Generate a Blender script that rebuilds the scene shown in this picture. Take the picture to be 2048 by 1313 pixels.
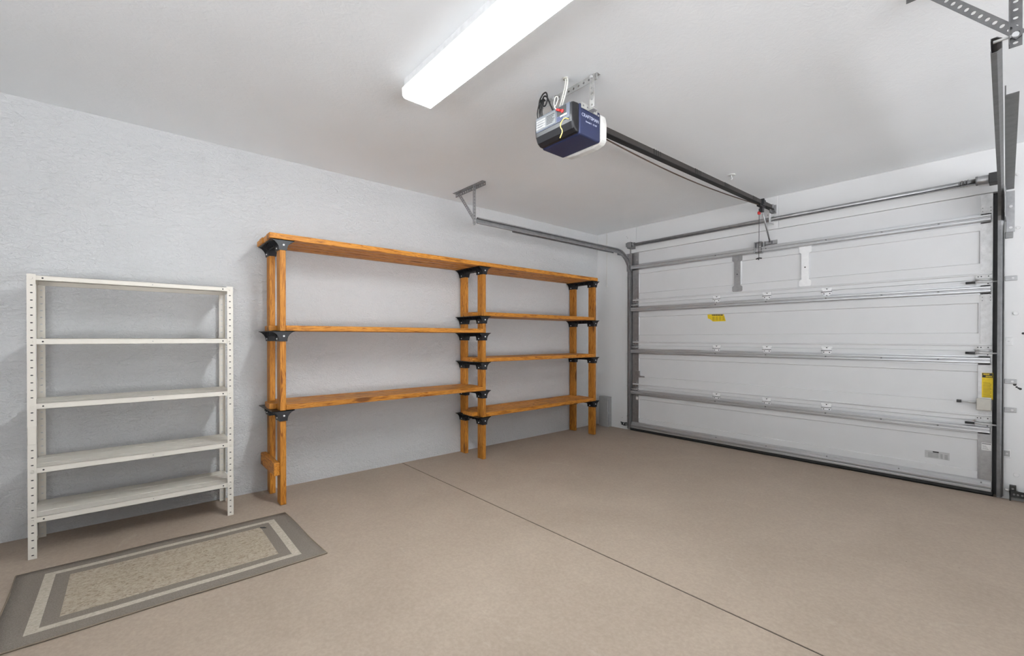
import bpy, bmesh, math, random
from mathutils import Vector
random.seed(7)
sc = bpy.context.scene
for o in list(bpy.data.objects): bpy.data.objects.remove(o)
COL = sc.collection
PI = math.pi
H = 2.519                                   # ceiling height

# ---------------------------------------------------------------- camera
cam = bpy.data.cameras.new('camera'); camo = bpy.data.objects.new('camera', cam); COL.objects.link(camo)
cam.sensor_width = 36.0; cam.lens = 885.27 / 2048 * 36.0
cam.shift_y = 24.65 / 2048
cam.clip_start = 0.02
camo.location = (3.7347, -4.7312, 1.147)
camo.rotation_euler = (PI / 2 + math.radians(-0.2827), 0, math.radians(49.192))
sc.camera = camo
# ---------------------------------------------------------------- world, exposure
LENS_STRENGTH = 96.0                        # glow of the fluorescent fixtures
w = bpy.data.worlds.new('world'); sc.world = w; w.use_nodes = True
w.node_tree.nodes['Background'].inputs[0].default_value = (0.94, 0.975, 1, 1)
w.node_tree.nodes['Background'].inputs[1].default_value = 0.35
# sun over the yard, added with two open doorways for fill light (it shines away from both and does not come in directly)
sun = bpy.data.lights.new('sun', 'SUN'); suno = bpy.data.objects.new('sun', sun); COL.objects.link(suno)
sun.energy = 58.0; sun.angle = math.radians(0.6); sun.color = (0.965, 0.985, 1.0); suno.location = (15, -4, 8)
suno.rotation_euler = Vector((-0.04, 0.55, 0.9)).to_track_quat('Z', 'Y').to_euler()
sc.view_settings.view_transform = 'Standard'; sc.view_settings.look = 'None'
sc.view_settings.gamma = 1.0; sc.view_settings.exposure = -0.32
sc.view_settings.use_curve_mapping = False

# ---------------------------------------------------------------- materials
MATS = {}
def new_mat(name):
    m = bpy.data.materials.new(name); m.use_nodes = True
    nt = m.node_tree; b = nt.nodes['Principled BSDF']; MATS[name] = m
    return m, nt, b
def N(nt, t, **k):
    n = nt.nodes.new(t)
    for a, v in k.items(): setattr(n, a, v)
    return n
def setin(n, **k):
    for a, v in k.items(): n.inputs[a.replace('_', ' ')].default_value = v
def ramp(nt, fac, stops):
    r = N(nt, 'ShaderNodeValToRGB'); e = r.color_ramp.elements
    while len(e) < len(stops): e.new(0.5)
    for i, (p, c) in enumerate(stops):
        e[i].position = p; e[i].color = (*c, 1) if len(c) == 3 else c
    nt.links.new(fac, r.inputs[0]); return r
def coords(nt, scale=(1, 1, 1), rnd=False):
    tc = N(nt, 'ShaderNodeTexCoord'); mp = N(nt, 'ShaderNodeMapping'); mp.inputs['Scale'].default_value = scale
    nt.links.new(tc.outputs['Object'], mp.inputs['Vector'])
    if rnd:
        oi = N(nt, 'ShaderNodeObjectInfo'); mu = N(nt, 'ShaderNodeMath', operation='MULTIPLY'); mu.inputs[1].default_value = 37.0
        nt.links.new(oi.outputs['Random'], mu.inputs[0]); nt.links.new(mu.outputs[0], mp.inputs['Location'])
    return mp.outputs[0]
def noise(nt, vec, scale, detail=4, rough=0.5, dist=0.0):
    n = N(nt, 'ShaderNodeTexNoise'); n.inputs['Scale'].default_value = scale; n.inputs['Detail'].default_value = detail
    n.inputs['Roughness'].default_value = rough; n.inputs['Distortion'].default_value = dist
    nt.links.new(vec, n.inputs['Vector']); return n.outputs[0]
def bump(nt, b, h, strength, dist):
    u = N(nt, 'ShaderNodeBump'); u.inputs['Strength'].default_value = strength; u.inputs['Distance'].default_value = dist
    nt.links.new(h, u.inputs['Height']); nt.links.new(u.outputs[0], b.inputs['Normal'])
def mixc(nt, fac, a, bb):
    m = N(nt, 'ShaderNodeMix', data_type='RGBA')
    if isinstance(fac, float): m.inputs[0].default_value = fac
    else: nt.links.new(fac, m.inputs[0])
    for i, v in ((6, a), (7, bb)):
        if isinstance(v, tuple): m.inputs[i].default_value = (*v, 1)
        else: nt.links.new(v, m.inputs[i])
    return m.outputs[2]
def plain(name, col, rough=0.5, metal=0.0, var=0.06, nscale=30, spec=0.5):
    m, nt, b = new_mat(name)
    c = tuple(x * (1 - var) for x in col); d = tuple(min(1, x * (1 + var)) for x in col)
    r = ramp(nt, noise(nt, coords(nt), nscale, 3), [(0.3, c), (0.7, d)])
    nt.links.new(r.outputs[0], b.inputs['Base Color'])
    setin(b, Roughness=rough, Metallic=metal); b.inputs['Specular IOR Level'].default_value = spec
    return m
def mathn(nt, op, a, bb=None):
    n = N(nt, 'ShaderNodeMath', operation=op)
    for i, v in ((0, a), (1, bb)):
        if v is None: continue
        if isinstance(v, (int, float)): n.inputs[i].default_value = v
        else: nt.links.new(v, n.inputs[i])
    return n.outputs[0]

# rough trowelled plaster of the side wall
def stucco(name, col, scale, strength, dist):
    m, nt, b = new_mat(name)
    v = coords(nt, (1, 0.75, 1.25))
    n1 = noise(nt, v, scale, 6, 0.6, 1.6); n2 = noise(nt, v, scale * 0.23, 3, 0.5, 0.5)
    n3 = noise(nt, coords(nt), 1.1, 3)
    r = ramp(nt, n3, [(0.3, tuple(x * 0.97 for x in col)), (0.7, tuple(x * 1.02 for x in col))])
    nt.links.new(r.outputs[0], b.inputs['Base Color']); setin(b, Roughness=0.8); b.inputs['Specular IOR Level'].default_value = 0.2
    h = mathn(nt, 'ADD', n1, mathn(nt, 'MULTIPLY', n2, 1.2))
    bump(nt, b, h, strength, dist)
    return m
stucco('stucco', (0.675, 0.677, 0.681), 42, 0.9, 0.012)
stucco('ceiling_paint', (0.905, 0.92, 0.93), 30, 0.25, 0.006)
stucco('door_wall_paint', (0.74, 0.74, 0.74), 18, 0.22, 0.004)

# painted concrete floor
m, nt, b = new_mat('floor_paint')
v = coords(nt)
base = ramp(nt, noise(nt, v, 1.6, 5, 0.55, 0.4), [(0.3, (0.355, 0.283, 0.226)), (0.72, (0.41, 0.332, 0.268))])
fine = ramp(nt, noise(nt, v, 70, 3, 0.6), [(0.35, (0.90, 0.90, 0.90)), (0.7, (1.04, 1.04, 1.04))])
mu = N(nt, 'ShaderNodeMix', data_type='RGBA', blend_type='MULTIPLY'); mu.inputs[0].default_value = 1.0
nt.links.new(base.outputs[0], mu.inputs[6]); nt.links.new(fine.outputs[0], mu.inputs[7])
vo = N(nt, 'ShaderNodeTexVoronoi'); vo.inputs['Scale'].default_value = 5.5; nt.links.new(v, vo.inputs['Vector'])
sep = N(nt, 'ShaderNodeSeparateColor'); nt.links.new(vo.outputs['Color'], sep.inputs[0])
rad = mathn(nt, 'MULTIPLY', mathn(nt, 'POWER', sep.outputs[0], 6.0), 0.045)
spk = mathn(nt, 'LESS_THAN', vo.outputs['Distance'], rad)
spk = mathn(nt, 'MULTIPLY', spk, 0.55)
col = mixc(nt, spk, mu.outputs[2], (0.06, 0.045, 0.035))
# pale scuffs
sc1 = ramp(nt, noise(nt, coords(nt, (1, 2.2, 1)), 2.3, 7, 0.7, 1.2), [(0.62, (0, 0, 0)), (0.75, (0.22, 0.22, 0.22))])
col = mixc(nt, sc1.outputs[0], col, (0.60, 0.53, 0.46))
nt.links.new(col, b.inputs['Base Color']); setin(b, Roughness=0.62); b.inputs['Specular IOR Level'].default_value = 0.3
bump(nt, b, noise(nt, v, 45, 4, 0.6), 0.18, 0.003)

# stained softwood, one material for each direction of the grain
def wood(name, sc_):
    m, nt, b = new_mat(name)
    v = coords(nt, sc_, True)
    g = noise(nt, v, 4.2, 8, 0.6, 1.3)
    r = ramp(nt, g, [(0.34, (0.20, 0.055, 0.004)), (0.42, (0.46, 0.168, 0.017)), (0.50, (0.64, 0.275, 0.042)), (0.565, (0.52, 0.20, 0.024)), (0.64, (0.26, 0.076, 0.006))])
    ks = tuple(2.6 if s < 3 else 9.0 for s in sc_)
    kv = coords(nt, ks, True)
    vo = N(nt, 'ShaderNodeTexVoronoi'); vo.inputs['Scale'].default_value = 1.0; nt.links.new(kv, vo.inputs['Vector'])
    k = ramp(nt, vo.outputs['Distance'], [(0.12, (0.85, 0.85, 0.85)), (0.22, (0, 0, 0))])
    c = mixc(nt, k.outputs[0], r.outputs[0], (0.12, 0.035, 0.006))
    oi = N(nt, 'ShaderNodeObjectInfo'); hv = N(nt, 'ShaderNodeHueSaturation')       # each board a little lighter or darker
    mr = N(nt, 'ShaderNodeMapRange'); mr.inputs['To Min'].default_value = 0.80; mr.inputs['To Max'].default_value = 1.14
    nt.links.new(oi.outputs['Random'], mr.inputs['Value']); nt.links.new(mr.outputs[0], hv.inputs['Value']); nt.links.new(c, hv.inputs['Color']); c = hv.outputs[0]
    nt.links.new(c, b.inputs['Base Color']); setin(b, Roughness=0.5); b.inputs['Specular IOR Level'].default_value = 0.35
    bump(nt, b, g, 0.2, 0.002)
wood('wood_x', (1.2, 16, 16)); wood('wood_y', (16, 1.2, 16)); wood('wood_z', (16, 16, 1.2))

def galv(name, col, rough, metal):
    m, nt, b = new_mat(name)
    v = coords(nt)
    r = ramp(nt, noise(nt, v, 22, 5, 0.65), [(0.3, tuple(x * 0.82 for x in col)), (0.7, tuple(x * 1.1 for x in col))])
    nt.links.new(r.outputs[0], b.inputs['Base Color']); setin(b, Roughness=rough, Metallic=metal)
galv('galvanised', (0.40, 0.40, 0.405), 0.42, 0.85)
galv('track_zinc', (0.20, 0.20, 0.203), 0.45, 0.8)
plain('strut_zinc', (0.57, 0.575, 0.585), 0.36, 0.7, 0.03, 4)
plain('plate_bright', (0.88, 0.88, 0.88), 0.5, 0.2, 0.03)  # near-white: the lamp's reflection put into the colour
galv('bright_zinc', (0.66, 0.66, 0.66), 0.55, 0.45)
galv('opener_zinc', (0.46, 0.455, 0.44), 0.5, 0.35)
galv('dull_zinc', (0.26, 0.26, 0.262), 0.5, 0.7)
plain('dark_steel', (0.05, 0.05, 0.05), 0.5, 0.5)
plain('door_paint', (0.69, 0.692, 0.696), 0.5, 0.0, 0.015, 6)
plain('beige_paint', (0.73, 0.685, 0.61), 0.5, 0.0, 0.02, 8)
plain('shelf_grey', (0.62, 0.60, 0.57), 0.5, 0.0, 0.04, 5)
plain('black_plastic', (0.007, 0.007, 0.009), 0.42, 0.0, 0.1)
plain('navy_plastic', (0.022, 0.030, 0.085), 0.42, 0.0, 0.08, 12)
plain('label_silver', (0.16, 0.165, 0.17), 0.6)
plain('label_white', (0.42, 0.42, 0.42), 0.6)
plain('silver_plastic', (0.095, 0.108, 0.14), 0.6, 0.0)
plain('lens_white', (0.72, 0.71, 0.68), 0.4)
plain('white_plastic', (0.80, 0.80, 0.79), 0.45)
plain('screw_white', (0.85, 0.85, 0.85), 0.35)
plain('rail_brown', (0.055, 0.048, 0.044), 0.5, 0.3)
plain('cord_brown', (0.07, 0.045, 0.03), 0.7)
plain('wire_black', (0.015, 0.015, 0.016), 0.5)
plain('wire_white', (0.78, 0.76, 0.70), 0.5)
plain('wire_yellow', (0.70, 0.52, 0.13), 0.5)
plain('red_plastic', (0.55, 0.02, 0.02), 0.4)
plain('strip_grey', (0.07, 0.07, 0.07), 0.7)
plain('rubber', (0.012, 0.012, 0.012), 0.7)
plain('grey_box', (0.36, 0.36, 0.36), 0.55)
plain('yellow_print', (0.78, 0.56, 0.01), 0.55, 0, 0.08, 60)
plain('yellow_dark', (0.45, 0.31, 0.01), 0.55)
plain('ink', (0.03, 0.03, 0.03), 0.6)
plain('ink_grey', (0.28, 0.28, 0.28), 0.6)
plain('sticker_grey', (0.50, 0.50, 0.50), 0.5)
plain('sticker_white', (0.78, 0.78, 0.77), 0.5)
plain('lettering', (0.55, 0.58, 0.72), 0.5)
plain('box_cream', (0.50, 0.48, 0.43), 0.5)
plain('yard_concrete', (0.58, 0.585, 0.60), 0.9)  # surface of the added yard that bounces sunlight indoors
plain('groove', (0.03, 0.025, 0.02), 0.8)
plain('rug_edge', (0.23, 0.185, 0.135), 0.9)
plain('pan_white', (0.7, 0.7, 0.7), 0.5)
# glowing acrylic lens
m, nt, b = new_mat('glow_lens')
setin(b, Roughness=0.4); b.inputs['Base Color'].default_value = (0.9, 0.9, 0.9, 1)
b.inputs['Emission Color'].default_value = (0.925, 0.975, 1.0, 1); b.inputs['Emission Strength'].default_value = LENS_STRENGTH

m, nt, b = new_mat('glow_side')
setin(b, Roughness=0.4); b.inputs['Base Color'].default_value = (0.9, 0.9, 0.9, 1)
b.inputs['Emission Color'].default_value = (0.925, 0.975, 1.0, 1); b.inputs['Emission Strength'].default_value = 1.15

# woven rug: bands set from its own edges
RX0, RX1, RY0, RY1 = 0.577, 1.318, -5.137, -3.955
m, nt, b = new_mat('rug_weave')
tc = N(nt, 'ShaderNodeTexCoord'); sx = N(nt, 'ShaderNodeSeparateXYZ'); nt.links.new(tc.outputs['Object'], sx.inputs[0])
hw, hl = (RX1 - RX0) / 2, (RY1 - RY0) / 2
ax = mathn(nt, 'SUBTRACT', hw, mathn(nt, 'ABSOLUTE', sx.outputs[0]))      # distance to the long edges
ay = mathn(nt, 'SUBTRACT', hl, mathn(nt, 'ABSOLUTE', sx.outputs[1]))      # distance to the short edges
def inside(dx, dy):
    return mathn(nt, 'MULTIPLY', mathn(nt, 'GREATER_THAN', ax, dx), mathn(nt, 'GREATER_THAN', ay, dy))
b1, b2, b3 = inside(0.074, 0.093), inside(0.108, 0.132), inside(0.156, 0.185)
wv = noise(nt, coords(nt, (1, 1, 1)), 260, 3, 0.7, 0.8)
wl = noise(nt, coords(nt, (1, 0.5, 1)), 95, 3, 0.7, 1.5)
rib = N(nt, 'ShaderNodeTexWave', wave_type='BANDS', bands_direction='X'); rib.inputs['Scale'].default_value = 40; rib.inputs['Distortion'].default_value = 2.0
nt.links.new(tc.outputs['Object'], rib.inputs['Vector'])
grey = ramp(nt, wv, [(0.3, (0.165, 0.140, 0.116)), (0.7, (0.27, 0.238, 0.203))]).outputs[0]
light = ramp(nt, wl, [(0.35, (0.38, 0.335, 0.27)), (0.6, (0.52, 0.465, 0.385))]).outputs[0]
centre = ramp(nt, wl, [(0.36, (0.25, 0.20, 0.145)), (0.5, (0.40, 0.338, 0.262)), (0.7, (0.48, 0.412, 0.325))]).outputs[0]
c = mixc(nt, b1, grey, light); c = mixc(nt, b2, c, grey); c = mixc(nt, b3, c, centre)
nt.links.new(c, b.inputs['Base Color']); setin(b, Roughness=0.95); b.inputs['Specular IOR Level'].default_value = 0.1
bump(nt, b, mathn(nt, 'ADD', wl, mathn(nt, 'MULTIPLY', rib.outputs[1], 0.5)), 0.5, 0.003)

# ---------------------------------------------------------------- mesh helpers
def root_loc(o):
    v = Vector((0, 0, 0))
    while o is not None: v += o.location; o = o.parent
    return v
class MB:
    """collects faces in world coordinates; build() links them as one mesh object"""
    def __init__(s): s.v = []; s.f = []; s.smooth = []
    def add(s, vs, fs, smooth=False):
        o = len(s.v); s.v += [Vector(x) for x in vs]
        for f in fs: s.f.append([i + o for i in f]); s.smooth.append(smooth)
        return s
    def box(s, x0, x1, y0, y1, z0, z1):
        return s.add([(x0, y0, z0), (x1, y0, z0), (x1, y1, z0), (x0, y1, z0), (x0, y0, z1), (x1, y0, z1), (x1, y1, z1), (x0, y1, z1)],
                     [(0, 3, 2, 1), (4, 5, 6, 7), (0, 1, 5, 4), (1, 2, 6, 5), (2, 3, 7, 6), (3, 0, 4, 7)])
    def prism(s, poly, axis, a, b_):
        """poly: list of 2-D points in the two other axes (cyclic order x,y,z), extruded along axis"""
        n = len(poly)
        def P(q, t): return {'x': (t, q[0], q[1]), 'y': (q[0], t, q[1]), 'z': (q[0], q[1], t)}[axis]
        vs = [P(q, a) for q in poly] + [P(q, b_) for q in poly]
        fs = [tuple(range(n))[::-1], tuple(range(n, 2 * n))] + [(i, (i + 1) % n, n + (i + 1) % n, n + i) for i in range(n)]
        return s.add(vs, fs)
    def tube(s, pts, r, seg=8, caps=True):
        pts = [Vector(p) for p in pts]; n = len(pts); vs = []; fs = []
        up = Vector((0, 0, 1)); prev = None
        for i, p in enumerate(pts):
            d = (pts[min(i + 1, n - 1)] - pts[max(i - 1, 0)]).normalized()
            if prev is None:
                a = d.cross(up)
                if a.length < 1e-3: a = d.cross(Vector((1, 0, 0)))
            else:
                a = prev - d * prev.dot(d)
            a.normalize(); prev = a; c = d.cross(a)
            rr = r[i] if isinstance(r, (list, tuple)) else r
            for k in range(seg):
                t = 2 * PI * k / seg; vs.append(p + (a * math.cos(t) + c * math.sin(t)) * rr)
        for i in range(n - 1):
            for k in range(seg):
                k2 = (k + 1) % seg; fs.append((i * seg + k, i * seg + k2, (i + 1) * seg + k2, (i + 1) * seg + k))
        s.add(vs, fs, True)
        if caps: s.add([vs[k] for k in range(seg)], [tuple(range(seg))[::-1]]); s.add([vs[(n - 1) * seg + k] for k in range(seg)], [tuple(range(seg))])
        return s
    def disc(s, c, axis, r, h, seg=12):
        c = Vector(c); d = {'x': Vector((1, 0, 0)), 'y': Vector((0, 1, 0)), 'z': Vector((0, 0, 1))}[axis]
        return s.tube([c, c + d * h], r, seg)
    def perf(s, o, U, V, L, W, pitch, ru, rv, t, start=None, n=8, off=0.0):
        """a strip of length L along U and width W along V from o, pierced by a row of oval holes; t = thickness vector"""
        o = Vector(o); U = Vector(U).normalized(); V = Vector(V).normalized(); T = U.cross(V).normalized() * t
        cnt = max(1, int(L / pitch)); cell = L / cnt
        for i in range(cnt):
            u0 = i * cell; cu = u0 + cell / 2; cv = W / 2 + off
            outer = [(u0 + cell, cv), (u0 + cell, W), (cu, W), (u0, W), (u0, cv), (u0, 0), (cu, 0), (u0 + cell, 0)]
            inner = [(cu + ru * math.cos(k * PI / 4), cv + rv * math.sin(k * PI / 4)) for k in range(8)]
            vs = []
            for tt in (0, 1):
                vs += [o + U * a + V * b_ + T * tt for a, b_ in outer] + [o + U * a + V * b_ + T * tt for a, b_ in inner]
            fs = []
            for k in range(8):
                j = (k + 1) % 8
                fs += [(k, j, 8 + j, 8 + k)[::-1], (16 + k, 16 + j, 24 + j, 24 + k), (8 + k, 8 + j, 24 + j, 24 + k)[::-1]]
            fs += [(1, 2, 18, 17)[::-1], (2, 3, 19, 18)[::-1], (5, 6, 22, 21)[::-1], (6, 7, 23, 22)[::-1]]
            if i == 0: fs += [(3, 4, 20, 19)[::-1], (4, 5, 21, 20)[::-1]]
            if i == cnt - 1: fs += [(7, 0, 16, 23)[::-1], (0, 1, 17, 16)[::-1]]
            s.add(vs, fs)
        return s
    def build(s, name, mat, parent=None, bevel=0, seg=2, solid=0, subsurf=0, smooth_all=False):
        base = root_loc(parent) if parent is not None else Vector((0, 0, 0))
        loc = Vector((0, 0, 0))
        if parent is None:      # a thing of one mesh: origin at the middle of its base
            mn = [min(v[i] for v in s.v) for i in range(3)]; mx = [max(v[i] for v in s.v) for i in range(3)]
            loc = Vector(((mn[0] + mx[0]) / 2, (mn[1] + mx[1]) / 2, mn[2])); base = loc
        me = bpy.data.meshes.new(name); me.from_pydata([v - base for v in s.v], [], s.f); 
        for i, p in enumerate(me.polygons): p.use_smooth = s.smooth[i] or smooth_all
        me.validate()
        bm = bmesh.new(); bm.from_mesh(me); bmesh.ops.remove_doubles(bm, verts=bm.verts, dist=1e-6); bmesh.ops.recalc_face_normals(bm, faces=bm.faces); bm.to_mesh(me); bm.free()
        me.materials.append(MATS[mat])
        o = bpy.data.objects.new(name, me); COL.objects.link(o); o.location = loc
        if parent is not None: o.parent = parent
        if solid: mod = o.modifiers.new('solid', 'SOLIDIFY'); mod.thickness = solid; mod.offset = 0
        if bevel:
            mod = o.modifiers.new('bevel', 'BEVEL'); mod.width = bevel; mod.segments = seg; mod.limit_method = 'ANGLE'; mod.angle_limit = math.radians(40)
        return o
def tag(o, label, cat=None, group=None, kind=None):
    o['label'] = label
    if cat: o['category'] = cat
    if group: o['group'] = group
    if kind: o['kind'] = kind
    return o
def thing(name, label, cat, loc, kind=None):
    o = bpy.data.objects.new(name, None); COL.objects.link(o); o.location = loc; o.empty_display_size = 0.1
    return tag(o, label, cat, kind=kind)
def clone(o, parent, delta):
    """a copy of a part (sharing its mesh) moved by delta, with copies of its sub-parts"""
    c = o.copy(); COL.objects.link(c); c.parent = parent; c.location = o.location + Vector(delta)
    for ch in [x for x in o.children]:
        d = ch.copy(); COL.objects.link(d); d.parent = c
    return c
def bx(name, mat, parent, *d, bevel=0, seg=2): return MB().box(*d).build(name, mat, parent, bevel, seg)
def text_mesh(name, body, size, mat, parent, origin, udir, vdir, align='CENTER', extrude=0.0004):
    """lettering as mesh, lying in the plane udir (reading direction) x vdir (up)"""
    cu = bpy.data.curves.new(name, 'FONT'); cu.body = body; cu.size = size; cu.align_x = align; cu.extrude = extrude; cu.resolution_u = 3
    t = bpy.data.objects.new(name, cu); COL.objects.link(t)
    dg = bpy.context.evaluated_depsgraph_get()
    me = bpy.data.meshes.new_from_object(t.evaluated_get(dg)); bpy.data.objects.remove(t)
    U = Vector(udir).normalized(); V = Vector(vdir).normalized(); Wd = U.cross(V); o = Vector(origin) - root_loc(parent)
    for v in me.vertices: v.co = o + U * v.co.x + V * v.co.y + Wd * v.co.z
    me.materials.clear(); me.materials.append(MATS[mat])
    ob = bpy.data.objects.new(name, me); COL.objects.link(ob); ob.parent = parent
    return ob

# ================================================================ SETTING
XR, YB = 7.0, -6.7
# floor with a sawn control joint
GJ = -2.840
prof = [(YB, 0), (GJ - 0.0050, 0), (GJ - 0.0040, -0.008), (GJ + 0.0040, -0.008), (GJ + 0.0050, 0), (0.35, 0), (0.35, -0.12), (YB, -0.12)]
fl = MB().prism(prof, 'x', -0.02, XR + 0.1).build('floor', 'floor_paint')
tag(fl, 'tan painted concrete floor with a straight sawn joint', 'floor', kind='structure')
MB().box(0, XR, GJ - 0.0043, GJ + 0.0043, -0.0082, -0.0028).build('joint_filler', 'groove', fl)
ce = MB().box(-0.12, XR + 0.12, YB - 0.12, 0.2, H, H + 0.1).build('ceiling', 'ceiling_paint')
tag(ce, 'flat white lightly textured garage ceiling', 'ceiling', kind='structure')
wl = MB().box(-0.12, 0, YB, 0.0, 0, H).build('wall_left', 'stucco')
tag(wl, 'white rough plastered side wall behind the shelves', 'wall', kind='structure')
wr = MB()                                   # unseen side wall, moved out and given an added doorway for even daylight
OY0, OY1, OZ = -6.2, -0.8, 2.35
wr.box(XR, XR + 0.12, YB, OY0, 0, H); wr.box(XR, XR + 0.12, OY1, 0.2, 0, H); wr.box(XR, XR + 0.12, OY0, OY1, OZ, H)
wr = wr.build('wall_right', 'door_wall_paint')
tag(wr, 'white side wall on the right with a wide open doorway, out of view', 'wall', kind='structure')
for y0, y1, z0, z1 in ((OY0 - 0.06, OY0, 0.0, OZ + 0.06), (OY1, OY1 + 0.06, 0.0, OZ + 0.06), (OY0, OY1, OZ, OZ + 0.06)):
    bx('door_casing', 'door_wall_paint', wr, XR - 0.015, XR, y0, y1, z0, z1, bevel=0.003)  # trim round the added side doorway
wb = MB(); PX0, PX1, PZ = 1.9, 4.9, 2.35  # unseen doorway added here to bring more light onto the ceiling
wb.box(-0.12, PX0, YB - 0.12, YB, 0, H); wb.box(PX1, XR + 0.12, YB - 0.12, YB, 0, H); wb.box(PX0, PX1, YB - 0.12, YB, PZ, H)
wb = wb.build('wall_back', 'door_wall_paint')
tag(wb, 'white back wall behind the viewer with an open doorway', 'wall', kind='structure')
for x0, x1, z0, z1 in ((PX0 - 0.06, PX0, 0.0, PZ + 0.06), (PX1, PX1 + 0.06, 0.0, PZ + 0.06), (PX0, PX1, PZ, PZ + 0.06)):
    bx('door_casing', 'door_wall_paint', wb, x0, x1, YB, YB + 0.015, z0, z1, bevel=0.003)  # trim round the added back doorway
gr = MB().box(-20, 40, -40, 14, -0.20, -0.121).build('ground', 'yard_concrete')  # unseen yard added to bounce sunlight in through the doorways
tag(gr, 'pale concrete yard outside the open doorways, out of view', 'ground', kind='structure')
# front wall around the garage door
DX0, DX1, DZ = 0.535, 3.585, 2.205          # opening
wf = MB()
wf.box(-0.12, DX0 - 0.02, 0, 0.2, 0, H); wf.box(DX1 + 0.022, XR, 0, 0.2, 0, H); wf.box(DX0 - 0.02, DX1 + 0.022, 0, 0.2, DZ, H)
wf = wf.build('wall_front', 'door_wall_paint')
tag(wf, 'white painted wall framing the garage door', 'wall', kind='structure')
# boards nailed over it: jamb and header pieces
for nm, x0, x1, z0, z1, th in (('jamb_board', 0.399, DX0 - 0.02, 0.002, H - 0.001, 0.005), ('header_board', DX0 - 0.02, 0.600, DZ, H - 0.001, 0.005),
                           ('header_board', 0.606, 2.177, DZ, H - 0.001, 0.005), ('header_board', 2.187, DX1 + 0.022, DZ, H - 0.001, 0.005)):
    bx(nm, 'door_wall_paint', wf, x0, x1, -th, 0.0, z0, z1, bevel=0.002)
for x0, x1, z0, z1 in ((DX0 - 0.02, DX0 + 0.030, 0.0, DZ), (DX1 - 0.030, DX1 + 0.022, 0.0, DZ), (DX0 + 0.030, DX1 - 0.030, DZ - 0.045, DZ)):
    bx('weather_strip', 'strip_grey', wf, x0, x1, 0.062, 0.16, z0, z1)  # stops added to block outside light, coloured dark for the gap's shade
# bolt heads and painted-over plates on the right-hand strip
for x, z, r in ((3.694, 1.322, 0.014), (3.700, 0.182, 0.015), (3.703, 1.925, 0.011), (3.700, 2.300, 0.010)):
    MB().disc((x, -0.007, z), 'y', r, 0.008, 14).build('bolt_head', 'door_wall_paint', wf, 0.002)
for x, z in ((3.660, 1.124), (3.655, 0.325)):
    pl = bx('wall_plate', 'door_wall_paint', wf, x - 0.021, x + 0.021, -0.008, 0.0, z - 0.030, z + 0.030, bevel=0.003)
    MB().box(x - 0.014, x + 0.014, -0.010, -0.007, z - 0.02, z + 0.02).build('plate_face', 'grey_box' if z < 1 else 'door_wall_paint', pl, 0.002)
    MB().disc((x, -0.014, z), 'y', 0.006, 0.006, 10).build('bolt_head', 'bright_zinc', pl)
for i, (x, z, r) in enumerate(((3.690, 0.818, 0.009), (3.699, 0.802, 0.006), (3.708, 0.795, 0.006), (3.716, 0.790, 0.008), (3.728, 1.18, 0.008))):
    MB().disc((x, -0.0015, z), 'y', r, 0.003, 9).build('old_hole', 'ink', wf)
for x, z in ((0.468, 2.42), (0.482, 2.40), (0.476, 0.17), (0.496, 0.20), (0.405, 0.14)):
    MB().disc((x, -0.012, z), 'y', 0.004, 0.003, 8).build('old_hole', 'ink_grey', wf)

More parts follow.
